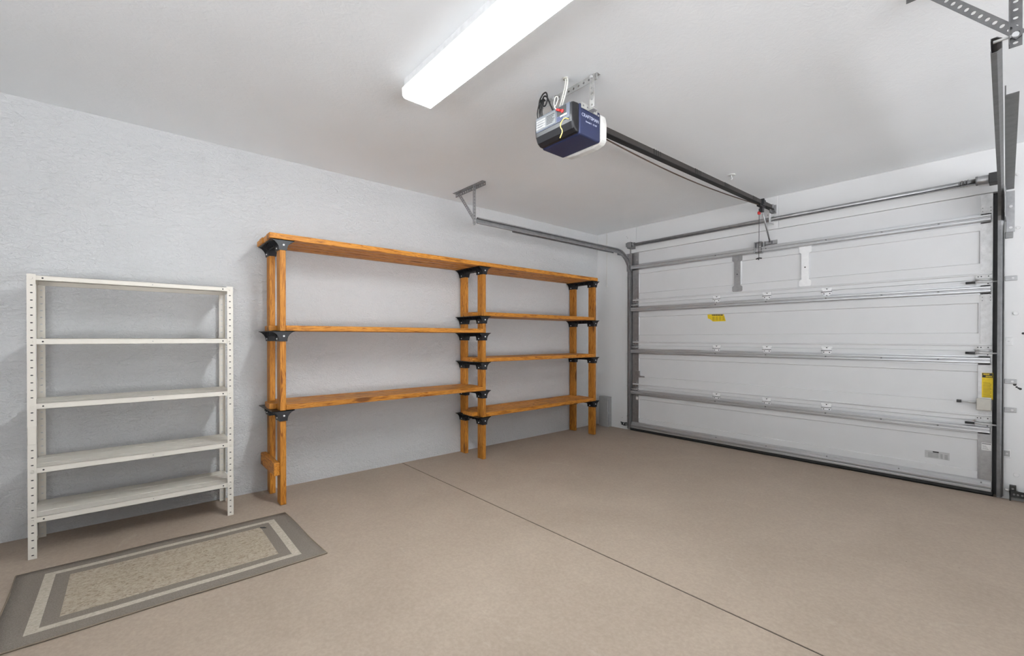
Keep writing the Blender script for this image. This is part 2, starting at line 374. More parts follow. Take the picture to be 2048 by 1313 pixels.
# ================================================================ GARAGE DOOR
D = thing('door_1', 'white four-section overhead garage door, closed', 'garage door', (2.06, 0.014, 0), 'structure')
YF = 0.014                                   # inner face of the door
joints = [0.040, 0.535, 1.055, 1.575, 2.2045]
rec = [(0.160, 0.395), (0.672, 0.900), (1.183, 1.408), (1.697, 1.940)]
for i in range(4):
    z0, z1 = joints[i] + 0.0015, joints[i + 1] - 0.0015
    m_ = MB()
    r0, r1 = rec[i]
    xs = [(0.63, 1.768), (1.832, 2.376), (2.428, 3.517)] if i == 3 else [(0.63, 3.512)]
    yb = YF + 0.045
    # front skin as a grid with recessed fields
    cuts = [DX0 + 0.003] + [q for s_ in xs for q in s_] + [DX1 - 0.003]
    dep = 0.010; bw = 0.005
    def quad(a, b_, c_, d_): m_.add([a, b_, c_, d_], [(0, 1, 2, 3)])
    for k in range(len(cuts) - 1):
        a, c_ = cuts[k], cuts[k + 1]
        quad((a, YF, z0), (c_, YF, z0), (c_, YF, r0), (a, YF, r0)); quad((a, YF, r1), (c_, YF, r1), (c_, YF, z1), (a, YF, z1))
        if k % 2 == 0: quad((a, YF, r0), (c_, YF, r0), (c_, YF, r1), (a, YF, r1))
        else:
            o4 = [(a, YF, r0), (c_, YF, r0), (c_, YF, r1), (a, YF, r1)]
            i4 = [(a + bw, YF + dep, r0 + bw), (c_ - bw, YF + dep, r0 + bw), (c_ - bw, YF + dep, r1 - bw), (a + bw, YF + dep, r1 - bw)]
            for q in range(4): quad(o4[q], o4[(q + 1) % 4], i4[(q + 1) % 4], i4[q])
            quad(*i4)
    a, c_ = cuts[0], cuts[-1]
    quad((a, yb, z0), (a, yb, z1), (c_, yb, z1), (c_, yb, z0)); quad((a, YF, z0), (a, YF, z1), (a, yb, z1), (a, yb, z0)); quad((c_, YF, z0), (c_, yb, z0), (c_, yb, z1), (c_, YF, z1))
    quad((a, YF, z0), (a, yb, z0), (c_, yb, z0), (c_, YF, z0)); quad((a, YF, z1), (c_, YF, z1), (c_, yb, z1), (a, yb, z1))
    sec = m_.build('door_section', 'door_paint', D)
    if i > 0:                                # rolled lip along the bottom of the section
        zl = joints[i] + 0.042
        lip = [(YF + 0.001, zl - 0.009), (YF - 0.007, zl - 0.006), (YF - 0.010, zl + 0.001), (YF - 0.007, zl + 0.007), (YF + 0.001, zl + 0.009)]
        MB().prism(lip, 'x', DX0 + 0.01, DX1 - 0.006).build('rolled_lip', 'door_paint', sec)
        MB().box(DX0 + 0.01, DX1 - 0.006, YF - 0.004, YF + 0.001, joints[i] - 0.014, joints[i] - 0.008).build('tongue_edge', 'door_paint', sec)
# end stiles, one each side of each section
for i in range(4):
    z0, z1 = joints[i] + 0.004, joints[i + 1] - 0.004
    bx('end_stile', 'galvanised', D, DX0 + 0.004, 0.628, YF - 0.003, YF, z0, z1)
    st = bx('end_stile', 'bright_zinc' if i else 'galvanised', D, 3.520 if i > 1 else 3.510, DX1 - 0.004, YF - 0.003, YF, z0, z1)  # right stiles paler than left: brighter reflection put into the material
    hm = MB()
    for k in range(3):
        for x in (3.530, 3.571):
            hm.disc((x, YF - 0.0045, z1 - 0.10 - 0.024 * k), 'y', 0.0028, 0.003, 6)
    if i >= 2: hm.build('pilot_holes', 'ink', st)
    for z in (z0 + 0.06, z1 - 0.09):
        MB().disc((0.604, YF - 0.007, z), 'y', 0.006, 0.005, 8).build('bolt', 'bright_zinc', D)
# horizontal strengthening struts
def strut_profile(z0, z1, d=0.042):
    h = z1 - z0; t = 0.003
    return [(YF, z0 - 0.010), (YF - t, z0 - 0.010), (YF - t, z0), (YF - d, z0 + 0.006), (YF - d, z0 + h * 0.38), (YF - d * 0.80, z0 + h * 0.46), (YF - d * 0.80, z0 + h * 0.56),
            (YF - d, z0 + h * 0.64), (YF - d, z1 - 0.006), (YF - t, z1), (YF - t, z1 + 0.010), (YF, z1 + 0.010)]
struts = [(1.997, 2.050), (1.478, 1.528), (0.960, 1.008), (0.452, 0.500)]
for z0, z1 in struts:
    st = MB().prism(strut_profile(z0, z1), 'x', DX0 + 0.002, DX1 - 0.012).build('strut', 'strut_zinc', D, 0.0012, 1)
    for x in (1.588, 2.080, 2.573, 2.96, 3.30):
        MB().disc((x, YF - 0.047, (z0 + z1) / 2), 'y', 0.006, 0.007, 8).build('bolt', 'dull_zinc', st)
# bottom retainer and rubber seal
bt = [(YF, 0.030), (YF - 0.030, 0.030), (YF - 0.032, 0.046), (YF - 0.022, 0.052), (YF - 0.034, 0.060), (YF - 0.036, 0.072), (YF - 0.020, 0.080), (YF - 0.018, 0.098), (YF - 0.006, 0.106), (YF, 0.108)]
st = MB().prism(bt, 'x', DX0 + 0.002, DX1 - 0.004).build('bottom_retainer', 'strut_zinc', D, 0.001, 1)
for x in (1.59, 2.08, 2.58, 3.07, 3.53): MB().disc((x, YF - 0.026, 0.088), 'y', 0.005, 0.008, 8).build('bolt', 'dull_zinc', st)
seal = [(YF + 0.040, 0.034), (YF - 0.030, 0.034), (YF - 0.034, 0.012), (YF - 0.026, 0.001), (YF + 0.036, 0.001), (YF + 0.044, 0.014)]
MB().prism(seal, 'x', DX0 - 0.010, DX1 + 0.004).build('bottom_seal', 'rubber', D, 0.003)
# middle hinges
def hinge(x, z):
    h = MB()
    h.box(x - 0.034, x + 0.034, YF - 0.006, YF - 0.002, z + 0.004, z + 0.030)
    h.box(x - 0.040, x - 0.018, YF - 0.008, YF - 0.002, z + 0.020, z + 0.036); h.box(x + 0.018, x + 0.040, YF - 0.008, YF - 0.002, z + 0.020, z + 0.036)
    h.add([(x - 0.036, YF - 0.007, z - 0.004), (x + 0.036, YF - 0.007, z - 0.004), (x + 0.030, YF - 0.007, z - 0.026), (x + 0.010, YF - 0.007, z - 0.038), (x - 0.010, YF - 0.007, z - 0.038), (x - 0.030, YF - 0.007, z - 0.026)],
          [(0, 1, 2, 3, 4, 5)])
    h.box(x - 0.032, x + 0.032, YF - 0.0065, YF - 0.002, z - 0.026, z - 0.004)
    h.tube([(x - 0.042, YF - 0.010, z), (x + 0.042, YF - 0.010, z)], 0.006, 8)
    o = h.build('hinge', 'plate_bright', D)
    b_ = MB()
    for dx, dz in ((-0.022, -0.016), (0.022, -0.016), (0, 0.026), (0, -0.034)): b_.disc((x + dx, YF - 0.013, z + dz), 'y', 0.0045, 0.007, 8)
    b_.tube([(x - 0.040, YF - 0.0165, z + 0.001), (x + 0.040, YF - 0.0165, z + 0.001)], 0.0022, 6)
    b_.build('bolts', 'dark_steel', o)
    return o
h0 = hinge(1.588, 1.562)
for x in (1.588, 2.080, 2.573):
    for z in (1.562, 1.036, 0.524):
        if (x, z) != (1.588, 1.562): clone(h0, D, (x - 1.588, 0, z - 1.562))
# end hinges with rollers
def end_hinge(side, z):
    x0, x1 = (DX0 + 0.012, DX0 + 0.088) if side < 0 else (DX1 - 0.088, DX1 - 0.012)
    h = MB()
    h.box(x0, x1, YF - 0.008, YF - 0.002, z + 0.006, z + 0.034); h.box(x0, x1, YF - 0.008, YF - 0.002, z - 0.040, z - 0.004)
    h.tube([(x0 - 0.004, YF - 0.012, z + 0.002), (x1 + 0.004, YF - 0.012, z + 0.002)], 0.008, 8)
    h.box(x0 + 0.01, x1 - 0.01, YF - 0.030, YF - 0.006, z - 0.014, z - 0.010)
    o = h.build('end_hinge', 'galvanised' if side < 0 else 'bright_zinc', D)  # right-hand hinges paler, reflected light put into the material
    xs = (0.507, x1) if side < 0 else (x0 - 0.035, 3.622)
    MB().tube([(xs[0], -0.006, z - 0.018), (xs[1], -0.006, z - 0.018)], 0.0055, 8).build('roller_stem', 'bright_zinc', o)
    rx = 0.508 if side < 0 else 3.606
    MB().disc((rx, -0.006, z - 0.018), 'x', 0.021, 0.012, 14).build('roller', 'dark_steel', o, 0.002)
    if side > 0: MB().tube([(x0 - 0.052, -0.006, z - 0.018), (x0 - 0.002, -0.006, z - 0.018)], 0.009, 8).build('stem_sleeve', 'dark_steel', o)
    b_ = MB()
    for q in (0.012, 0.028): b_.disc((x0 + q, YF - 0.012, z + 0.024), 'y', 0.004, 0.005, 8)
    b_.disc((x1 - 0.012, YF - 0.012, z + 0.024), 'y', 0.004, 0.005, 8); b_.disc((x1 - 0.014, YF - 0.012, z - 0.030), 'y', 0.004, 0.005, 8)
    b_.build('bolts', 'dark_steel', o)
for s_ in (-1, 1):
    for z in (1.575, 1.055, 0.535): end_hinge(s_, z)
# I-shaped plates over the upright ribs of the top section
for xc, mt in ((1.796, 'galvanised'), (2.402, 'plate_bright')):  # right plate paler: reflection of the ceiling light put into its colour
    pts = [(-0.050, 0.19), (0.050, 0.19), (0.050, 0.135), (0.030, 0.120), (0.030, -0.120), (0.050, -0.135), (0.050, -0.175), (0.040, -0.185), (-0.040, -0.185), (-0.050, -0.175), (-0.050, -0.135), (-0.030, -0.120), (-0.030, 0.120), (-0.050, 0.135)]
    pl = MB().prism([(xc + a, 1.812 + b_) for a, b_ in pts], 'y', YF - 0.002, YF - 0.005).build('rib_plate', mt, D)
    MB().disc((xc, YF - 0.009, 1.805), 'y', 0.006, 0.005, 8).build('bolt', 'dark_steel', pl)
# yellow warning stickers
lb = MB().add([(1.480, YF + 0.0092, 1.405), (1.655, YF + 0.0092, 1.400), (1.676, YF + 0.0092, 1.326), (1.540, YF + 0.0092, 1.326), (1.512, YF + 0.0092, 1.350), (1.484, YF + 0.0092, 1.362)], [(0, 1, 2, 3, 4, 5)]).build('warning_sticker', 'yellow_print', D, solid=0.0006)
tag(lb, 'torn yellow warning sticker')
k_ = MB()
for q in range(9):
    x = 1.530 + q * 0.0132; k_.box(x, x + 0.009 + 0.002 * (q % 2), YF + 0.0084, YF + 0.0088, 1.388 - 0.0004 * q, 1.402 - 0.0004 * q)
k_.build('printed_heading', 'ink', lb)
k_ = MB()
for cx in (1.545, 1.582, 1.618, 1.652):
    for q in range(7): k_.box(cx - 0.012, cx + 0.012, YF + 0.0084, YF + 0.0088, 1.336 + q * 0.0062, 1.3395 + q * 0.0062)
k_.build('printed_text', 'yellow_dark', lb)
lb = MB().box(3.530, 3.586, YF - 0.0042, YF - 0.0034, 0.698, 0.893).build('warning_sticker', 'yellow_print', D)
tag(lb, 'tall yellow warning sticker with black heading')
MB().box(3.532, 3.584, YF - 0.0047, YF - 0.0042, 0.858, 0.891).build('heading_bar', 'ink', lb)
k_ = MB()
for q in range(7): k_.box(3.538 + q * 0.0045, 3.541 + q * 0.0045, YF - 0.0052, YF - 0.0047, 0.877, 0.887)
for q in range(7): k_.box(3.550 + q * 0.0045, 3.553 + q * 0.0045, YF - 0.0052, YF - 0.0047, 0.862, 0.872)
k_.build('printed_heading', 'yellow_print', lb)
k_ = MB()
for q in range(12): k_.box(3.537, 3.578 - 0.006 * (q % 3 == 2), YF - 0.0047, YF - 0.0042, 0.715 + q * 0.0092, 0.7195 + q * 0.0092)
k_.build('printed_text', 'yellow_dark', lb)
# small paper stickers low on the right
lb = MB().box(3.222, 3.362, YF + 0.0090, YF + 0.0098, 0.206, 0.264).build('paper_sticker', 'sticker_grey', D)
k_ = MB()
for q in range(4): k_.box(3.240, 3.300, YF + 0.0084, YF + 0.0090, 0.216 + q * 0.009, 0.220 + q * 0.009); k_.box(3.312, 3.324, YF + 0.0084, YF + 0.0090, 0.214 + q * 0.009, 0.219 + q * 0.009); k_.box(3.334, 3.352, YF + 0.0084, YF + 0.0090, 0.212 + q * 0.009, 0.217 + q * 0.009)
k_.build('printed_text', 'ink_grey', lb)
MB().box(3.268, 3.302, YF + 0.0084, YF + 0.0090, 0.252, 0.262).build('heading_bar', 'ink', lb)
lb = MB().box(3.530, 3.579, YF - 0.0042, YF - 0.0034, 0.325, 0.380).build('paper_sticker', 'sticker_white', D)
k_ = MB(); k_.box(3.532, 3.577, YF - 0.0047, YF - 0.0042, 0.368, 0.376)
for q in range(4): k_.box(3.534, 3.566 - 0.004 * q, YF - 0.0047, YF - 0.0042, 0.332 + q * 0.008, 0.335 + q * 0.008)
k_.build('printed_text', 'ink_grey', lb)
# side lock: cream box with a sliding bar
lk = bx('lock_box', 'box_cream', D, 3.503, 3.579, -0.024, YF - 0.004, 0.618, 0.706, bevel=0.004)
MB().box(3.506, 3.576, -0.0275, -0.024, 0.623, 0.701).build('lock_cover', 'box_cream', lk, 0.003)
MB().tube([(3.425, -0.004, 0.674), (3.503, -0.004, 0.674)], 0.006, 8).build('lock_bar', 'bright_zinc', lk)
MB().box(3.400, 3.426, -0.013, 0.005, 0.664, 0.684).build('bar_grip', 'dark_steel', lk, 0.002)
MB().box(3.515, 3.578, -0.008, YF - 0.004, 0.706, 0.712).build('mount_flange', 'bright_zinc', lk)
lk = bx('lock_strike', 'galvanised', D, DX0 + 0.055, DX0 + 0.115, YF - 0.018, YF - 0.003, 0.665, 0.745, bevel=0.002)
bx('lock_tongue', 'galvanised', lk, DX0 + 0.115, DX0 + 0.180, YF - 0.014, YF - 0.004, 0.668, 0.684, bevel=0.002)
bx('hang_tag', 'white_plastic', D, DX0 + 0.058, DX0 + 0.086, YF - 0.007, YF - 0.003, 0.388, 0.425, bevel=0.001)
# release-lock frame and pull bracket on the top strut
fr = MB(); X0, X1, Z0, Z1 = 1.978, 2.042, 1.985, 2.098
for a in ((X0, X0 + 0.006, Z0, Z1), (X1 - 0.006, X1, Z0, Z1), (X0, X1, Z1 - 0.008, Z1), (X0, X1, Z0, Z0 + 0.008), (X0, X1, 2.035, 2.043)): fr.box(a[0], a[1], -0.040, YF - 0.004, a[2], a[3])
fr.box(X0, X1, YF - 0.008, YF - 0.004, Z0, Z1)
fr = fr.build('release_frame', 'galvanised', D, 0.002)
MB().disc((2.030, -0.036, 2.046), 'y', 0.009, 0.012, 10).build('release_stud', 'bright_zinc', fr)
ob = MB(); ob.box(2.060, 2.170, YF - 0.010, YF - 0.003, 2.062, 2.100); ob.box(2.060, 2.170, -0.020, YF - 0.006, 2.060, 2.064); ob.box(2.060, 2.066, -0.020, YF - 0.006, 2.048, 2.096)
ob = ob.build('pull_bracket', 'galvanised', D, 0.0015)
bx('pull_clevis', 'dull_zinc', ob, 2.100, 2.130, -0.030, 0.0, 2.064, 2.092, bevel=0.003)

# ================================================================ DOOR TRACKS
def sweep_channel(side, xb, zt, R, yend, yv, splay):
    """C-shaped track: up the jamb, round the bend, back along the ceiling; opens towards the door"""
    path = [(yv, 0.012), (yv, 0.5), (yv, 1.0), (yv, zt - R)]
    for k in range(1, 13):
        t = k / 12 * PI / 2; path.append((yv - R + R * math.cos(t), zt - R + R * math.sin(t)))
    path += [(yv - R - 0.5, zt), (yv - R - 1.1, zt), (yend, zt)]
    hw = 0.0265; dp = 0.027
    pr = [(dp, -hw + 0.009), (dp, -hw), (0.012, -hw), (0.0, -hw + 0.009), (0.0, hw - 0.009), (0.012, hw), (dp, hw), (dp, hw - 0.009)]
    vs = []; fs = []; n = len(path); m_ = len(pr)
    for i, (y, z) in enumerate(path):
        a = Vector(path[max(i - 1, 0)]); c = Vector(path[min(i + 1, n - 1)]); d = (c - a).normalized(); nn = Vector((d.y, -d.x))
        xo = xb + splay * max(0.0, yv - y)
        for p_, q in pr: vs.append((xo - side * p_, y + nn.x * q, z + nn.y * q))
    for i in range(n - 1):
        for k in range(m_ - 1): fs.append((i * m_ + k, i * m_ + k + 1, (i + 1) * m_ + k + 1, (i + 1) * m_ + k))
    return MB().add(vs, fs)
ZT = 2.205
def track(side):
    left = side < 0
    T = thing('door_track', 'galvanised door track by the wooden shelves, bending from the jamb back under the ceiling' if left
              else 'galvanised door track at the right edge of the picture, running back under the ceiling', 'door track', ((0.50 if left else 3.64), -0.006, 0))
    xb = 0.500 if left else 3.634
    sp = 0.0 if left else 0.0185
    ch = sweep_channel(side, xb, ZT, 0.285, -2.365, -0.006, sp).build('track_channel', 'galvanised' if left else 'track_zinc', T, solid=0.0022)
    def X(d): return xb + side * d             # d metres away from the door
    def XS(d, y): return xb + sp * (-y) + side * d
    # jamb angle the upright track is bolted to
    ja = MB(); ja.box(min(X(0.002), X(0.006)), max(X(0.002), X(0.006)), -0.030, -0.0002, 0.02, 2.04); 
    if left: ja.box(DX0 - 0.018, DX0 - 0.002, -0.013, -0.0102, 0.02, 2.26)
    ja.build('jamb_angle', 'galvanised' if left else 'track_zinc', T)
    # slotted tabs on the jamb
    for z in ((1.572, 0.840, 0.637) if not left else (1.905, 1.35, 0.95, 0.55)):
        if left: tb = bx('jamb_tab', 'door_wall_paint', T, X(0.030), X(0.006), -0.016, -0.0105, z - 0.014, z + 0.014, bevel=0.003)
        else:    tb = bx('jamb_tab', 'galvanised', T, X(0.006), X(0.066), -0.0055, -0.0005, z - 0.017, z + 0.017, bevel=0.004)
        cx = X(0.018) if left else X(0.045)
        MB().disc((cx, -0.013 if not left else -0.022, z), 'y', 0.007, 0.009, 8).build('bolt', 'bright_zinc', tb)
    # flag bracket behind the bend
    fb = MB()
    if left: fb.box(X(0.008), X(0.004), -0.24, -0.012, 2.160, 2.190); fb.box(X(0.03), X(-0.05), -0.014, -0.0105, 1.98, 2.20)
    else: fb.box(X(0.012), X(0.052), -0.006, -0.0003, 1.900, 2.190); fb.box(X(0.008), X(0.012), -0.20, -0.0005, 1.98, 2.19)
    fb = fb.build('flag_bracket', 'galvanised', T, 0.001)
    if not left:
        for z in (1.93, 2.08): MB().disc((X(0.034), -0.014, z), 'y', 0.009, 0.009, 8).build('bolt', 'bright_zinc', fb)
        bx('flag_clip', 'dull_zinc', fb, X(0.006), X(0.045), -0.018, -0.006, 1.855, 1.900, bevel=0.003)
    else:
        for y in (-0.06, -0.16): MB().disc((X(0.002), y, 2.175), 'x', 0.006, 0.006, 8).build('bolt', 'bright_zinc', fb)
    # angle stiffening the level run
    y0, y1 = (-1.93, -0.32) if left else (-1.88, -0.06)
    an = MB()
    zz = ZT - 0.030 if left else ZT - 0.012
    d0, d1 = (0.003, 0.008) if left else (0.010, 0.048)
    pts = [XS(d0, y0), XS(d1, y0), XS(d1, y1), XS(d0, y1)]
    for zq in ((zz - 0.003, zz),):
        an.add([(pts[0], y0, zq[0]), (pts[1], y0, zq[0]), (pts[2], y1, zq[0]), (pts[3], y1, zq[0]), (pts[0], y0, zq[1]), (pts[1], y0, zq[1]), (pts[2], y1, zq[1]), (pts[3], y1, zq[1])],
               [(0, 3, 2, 1), (4, 5, 6, 7), (0, 1, 5, 4), (1, 2, 6, 5), (2, 3, 7, 6), (3, 0, 4, 7)])
    wv_ = (0.003, 0.006) if left else (0.006, 0.010)
    pts = [XS(wv_[0], y0), XS(wv_[1], y0), XS(wv_[1], y1), XS(wv_[0], y1)]
    za, zb = (ZT - 0.036, ZT + 0.0) if left else (ZT - 0.015, ZT + 0.028)
    an.add([(pts[0], y0, za), (pts[1], y0, za), (pts[2], y1, za), (pts[3], y1, za), (pts[0], y0, zb), (pts[1], y0, zb), (pts[2], y1, zb), (pts[3], y1, zb)],
           [(0, 3, 2, 1), (4, 5, 6, 7), (0, 1, 5, 4), (1, 2, 6, 5), (2, 3, 7, 6), (3, 0, 4, 7)])
    an.build('stiffening_angle', 'galvanised' if left else 'track_zinc', T)
    # perforated-angle hanger at the back end
    ye = -2.378
    hx = XS(0.004, ye) 
    mat = 'galvanised' if left else 'track_zinc'
    cx0, cx1 = (0.190, 0.655) if left else (3.420, 3.905)
    ca = MB(); ca.perf((cx0, ye, H - 0.0012), (1, 0, 0), (0, -1, 0), cx1 - cx0, 0.034, 0.034, 0.009, 0.006, 0.003)
    ca.perf((cx0, ye, H - 0.0012), (1, 0, 0), (0, 0, -1), cx1 - cx0, 0.034, 0.034, 0.009, 0.006, 0.003)
    ca.build('ceiling_angle', mat, T)
    w_ = 0.032
    s0 = hx if not left else hx
    vp = MB()
    vx = (hx + 0.012) if not left else hx - 0.012
    vp.perf((vx, ye - 0.004, 2.168), (0, 0, 1), (1, 0, 0), H - 2.168 - 0.006, w_, 0.028, 0.005, 0.007, 0.003)
    vp.perf((vx + (0.0 if not left else w_), ye - 0.004, 2.168), (0, 0, 1), (0, -1, 0), H - 2.168 - 0.006, w_, 0.028, 0.005, 0.007, 0.003)
    vp = vp.build('hanger_post', mat, T)
    MB().disc((vx + w_ / 2, ye - 0.020, 2.205), 'y', 0.009, 0.022, 8).build('bolt', 'bright_zinc', vp)
    MB().tube([(hx - side * 0.025, ye - 0.012, 2.205), (vx + w_ / 2, ye - 0.012, 2.205)], 0.005, 8).build('bolt', 'bright_zinc', vp)
    bp = Vector((vx + w_ / 2, ye - 0.012, 2.215)); tp = Vector((0.262 if left else 3.475, ye - 0.012, H - 0.02))
    dv = tp - bp; per = Vector((dv.z, 0, -dv.x)).normalized()
    br = MB().perf(bp - per * w_ / 2 - dv.normalized() * 0.02, dv, per, dv.length + 0.02, w_, 0.026, 0.006, 0.0075, 0.003).build('hanger_brace', mat, T)
    return T
track(-1); track(1)

# ================================================================ TORSION TUBE ABOVE THE DOOR
TT = thing('torsion_tube', 'grey metal torsion tube spanning above the garage door', 'torsion tube', (2.06, -0.085, 2.24))
YT, ZTT = -0.080, 2.285
MB().tube([(0.57, YT, ZTT), (3.52, YT, ZTT)], 0.019, 14).build('tube', 'galvanised', TT)
MB().box(0.57, 3.50, YT - 0.022, YT - 0.006, ZTT - 0.024, ZTT - 0.020).build('tube_seam', 'dull_zinc', TT)
b0 = MB().box(0.545, 0.600, -0.120, -0.0105, 2.245, 2.320).build('end_bracket', 'dull_zinc', TT, 0.006)
MB().disc((0.598, YT, ZTT), 'x', 0.027, 0.035, 14).build('drum', 'dull_zinc', TT)
MB().box(0.515, 0.548, -0.10, -0.0105, 2.270, 2.318).build('spring_anchor', 'dull_zinc', TT, 0.003)
MB().disc((3.500, YT, ZTT), 'x', 0.031, 0.064, 16).build('drum', 'galvanised', TT, 0.002)
MB().disc((3.498, YT, ZTT), 'x', 0.033, 0.010, 16).build('drum_flange', 'dull_zinc', TT)
MB().box(3.564, 3.612, -0.115, -0.0105, 2.250, 2.320).build('end_bracket', 'dark_steel', TT, 0.003)
cw = MB()
for k in range(3): 
    c0 = 3.425 + k * 0.016
    cw.tube([(c0 + 0.003 * math.sin(t), YT + 0.022 * math.cos(t), ZTT + 0.022 * math.sin(t)) for t in [q * PI / 6 for q in range(13)]], 0.0025, 6)
cw.build('cable_wrap', 'dull_zinc', TT)
cb = MB().box(2.138, 2.149, -0.125, -0.0105, 2.245, 2.335).build('centre_bracket', 'bright_zinc', TT, 0.003)
for z in (2.35, 2.37): MB().disc((2.09 + (z - 2.35), -0.0085, z), 'y', 0.005, 0.004, 8).build('screw', 'ink_grey', TT)

# ================================================================ DOOR OPENER
OP = thing('garage_door_opener', 'navy blue garage door opener hanging from the ceiling with a long rail', 'door opener', (2.10, -2.89, 2.2))
def rbox(x0, x1, y0, y1, z0, z1): return MB().box(x0, x1, y0, y1, z0, z1)
# main shell: profile in x-z with a notched shoulder towards the front, extruded along y
BX0, BX1, BZ0, BZ1 = 1.962, 2.236, 2.200, 2.362
shell = rbox(BX0, BX1, -2.978, -2.806, BZ0, BZ1).build('housing', 'navy_plastic', OP, 0.010, 3)
rear = MB()
prof = [(-2.976, BZ0 + 0.002), (-3.000, BZ0 + 0.006), (-3.020, BZ0 + 0.020), (-3.034, BZ0 + 0.050), (-3.038, BZ0 + 0.085), (-3.036, BZ1 - 0.02), (-3.022, BZ1 - 0.004), (-2.976, BZ1 - 0.001)]
rear.prism(prof, 'x', BX0 + 0.001, BX1 - 0.001); rear = rear.build('rear_cover', 'black_plastic', OP, 0.014, 4)
pn = MB().box(BX0 + 0.014, BX1 - 0.014, -3.0405, -3.030, BZ0 + 0.070, BZ1 - 0.012).build('rear_panel', 'silver_plastic', OP, 0.004)
lab = MB().box(1.982, 2.128, -3.0425, -3.040, BZ0 + 0.076, BZ1 - 0.020).build('data_label', 'label_silver', pn)
k_ = MB()
for q in range(4): k_.box(1.986, 2.050, -3.0432, -3.0425, BZ1 - 0.040 - q * 0.013, BZ1 - 0.032 - q * 0.013)
k_.build('label_print', 'label_white', pn)
k_ = MB()
for q in range(7): k_.box(1.990 + (q % 2) * 0.004, 2.044 - 0.006 * (q % 3), -3.0434, -3.0432, BZ1 - 0.038 - q * 0.007, BZ1 - 0.0365 - q * 0.007)
for q in range(6): k_.box(2.060, 2.120 - 0.008 * (q % 3), -3.0430, -3.0425, BZ1 - 0.036 - q * 0.008, BZ1 - 0.032 - q * 0.008)
k_.build('label_lines', 'dark_steel', pn)
MB().box(2.136, 2.200, -3.0415, -3.0395, BZ1 - 0.062, BZ1 - 0.018).build('terminal_recess', 'ink', pn)
MB().box(2.136, 2.176, -3.0418, -3.0395, BZ0 + 0.074, BZ1 - 0.066).build('learn_panel', 'navy_plastic', pn)
MB().disc((2.176, -3.046, BZ1 - 0.045), 'y', 0.009, 0.006, 10).build('terminal_button', 'red_plastic', pn)
MB().box(2.164, 2.206, -3.046, -3.041, BZ1 - 0.074, BZ1 - 0.066).build('terminal_screws', 'white_plastic', pn)
lens = MB()
lp = [(BX0 + 0.004, BZ0 + 0.022), (BX0 + 0.02, BZ0 - 0.002), (BX0 + 0.10, BZ0 - 0.010), (BX1 - 0.06, BZ0 - 0.008), (BX1 - 0.012, BZ0 + 0.002), (BX1 + 0.003, BZ0 + 0.022), (BX1 + 0.005, BZ1 - 0.05), (BX1 - 0.002, BZ1 - 0.008), (BX1 - 0.02, BZ1 + 0.002), (BX0 + 0.02, BZ1 + 0.002), (BX0 + 0.004, BZ1 - 0.01)]
lens.prism(lp, 'y', -2.806, -2.752); lens.build('light_cover', 'lens_white', OP, 0.012, 3)
text_mesh('lettering', 'CRAFTSMAN', 0.0245, 'lettering', OP, (BX1 + 0.0004, -2.892, BZ0 + 0.098), (0, 1, 0), (0, 0, 1))
text_mesh('lettering', 'formula I   1/2 HP', 0.0125, 'lettering', OP, (BX1 + 0.0004, -2.884, BZ0 + 0.074), (0, 1, 0), (0, 0, 1))
MB().disc((BX1 - 0.001, -2.826, BZ1 - 0.022), 'x', 0.005, 0.003, 10).build('side_screw', 'bright_zinc', OP)
# ceiling bracket, straps
ca = MB(); ca.perf((1.864, -2.905, H - 0.0012), (1, 0, 0), (0, 1, 0), 0.425, 0.030, 0.034, 0.006, 0.005, 0.003)
ca.perf((1.864, -2.905, H - 0.0012), (1, 0, 0), (0, 0, -1), 0.425, 0.034, 0.034, 0.007, 0.0065, 0.003); ca = ca.build('ceiling_angle', 'opener_zinc', OP)
for x in (2.262, 1.990):
    sp_ = MB().perf((x - 0.016, -2.912, 2.345), (0, 0, 1), (1, 0, 0), H - 2.345 - 0.003, 0.032, 0.028, 0.006, 0.006, 0.003)
    sp_ = sp_.build('hanging_strap', 'opener_zinc', OP)
    MB().disc((x, -2.922, H - 0.016), 'y', 0.008, 0.010, 8).build('bolt', 'bright_zinc', sp_)
mb_ = MB(); mb_.perf((2.238, -2.970, 2.335), (0, 1, 0), (0, 0, 1), 0.13, 0.030, 0.030, 0.0045, 0.0045, 0.003); mb_.perf((1.958, -2.970, 2.335), (0, 1, 0), (0, 0, 1), 0.13, 0.030, 0.030, 0.0045, 0.0045, 0.003)
mb_.box(2.238, 2.275, -2.915, -2.880, 2.336, 2.340); mb_.box(1.962, 2.236, -2.930, -2.890, 2.362, 2.366)
mb_.build('mounting_bracket', 'opener_zinc', OP)
MB().box(2.02, 2.09, -2.90, -2.84, 2.366, 2.43).build('transformer', 'dark_steel', OP, 0.006)
# rail
RXC = 2.100
def rx(y): return 2.100 + (y + 2.76) * 0.0147
def rz(y): return 2.376 + (y + 2.75) * 0.0105
ra = MB(); hw_ = 0.015; hh = 0.019
ys = (-2.76, -0.045)
vs = [];
for y in ys:
    zc = rz(y); RXC = rx(y); vs += [(RXC - hw_, y, zc - hh), (RXC + hw_, y, zc - hh), (RXC + hw_, y, zc + hh), (RXC - hw_, y, zc + hh)]
ra.add(vs, [(0, 1, 2, 3)[::-1], (4, 5, 6, 7), (0, 1, 5, 4), (1, 2, 6, 5), (2, 3, 7, 6), (3, 0, 4, 7)])
ra = ra.build('rail', 'rail_brown', OP, 0.002)
fl_ = MB(); vs = []
for y in ys:
    zc = rz(y) - hh; RXC = rx(y); vs += [(RXC - 0.021, y, zc - 0.004), (RXC + 0.021, y, zc - 0.004), (RXC + 0.021, y, zc), (RXC - 0.021, y, zc)]
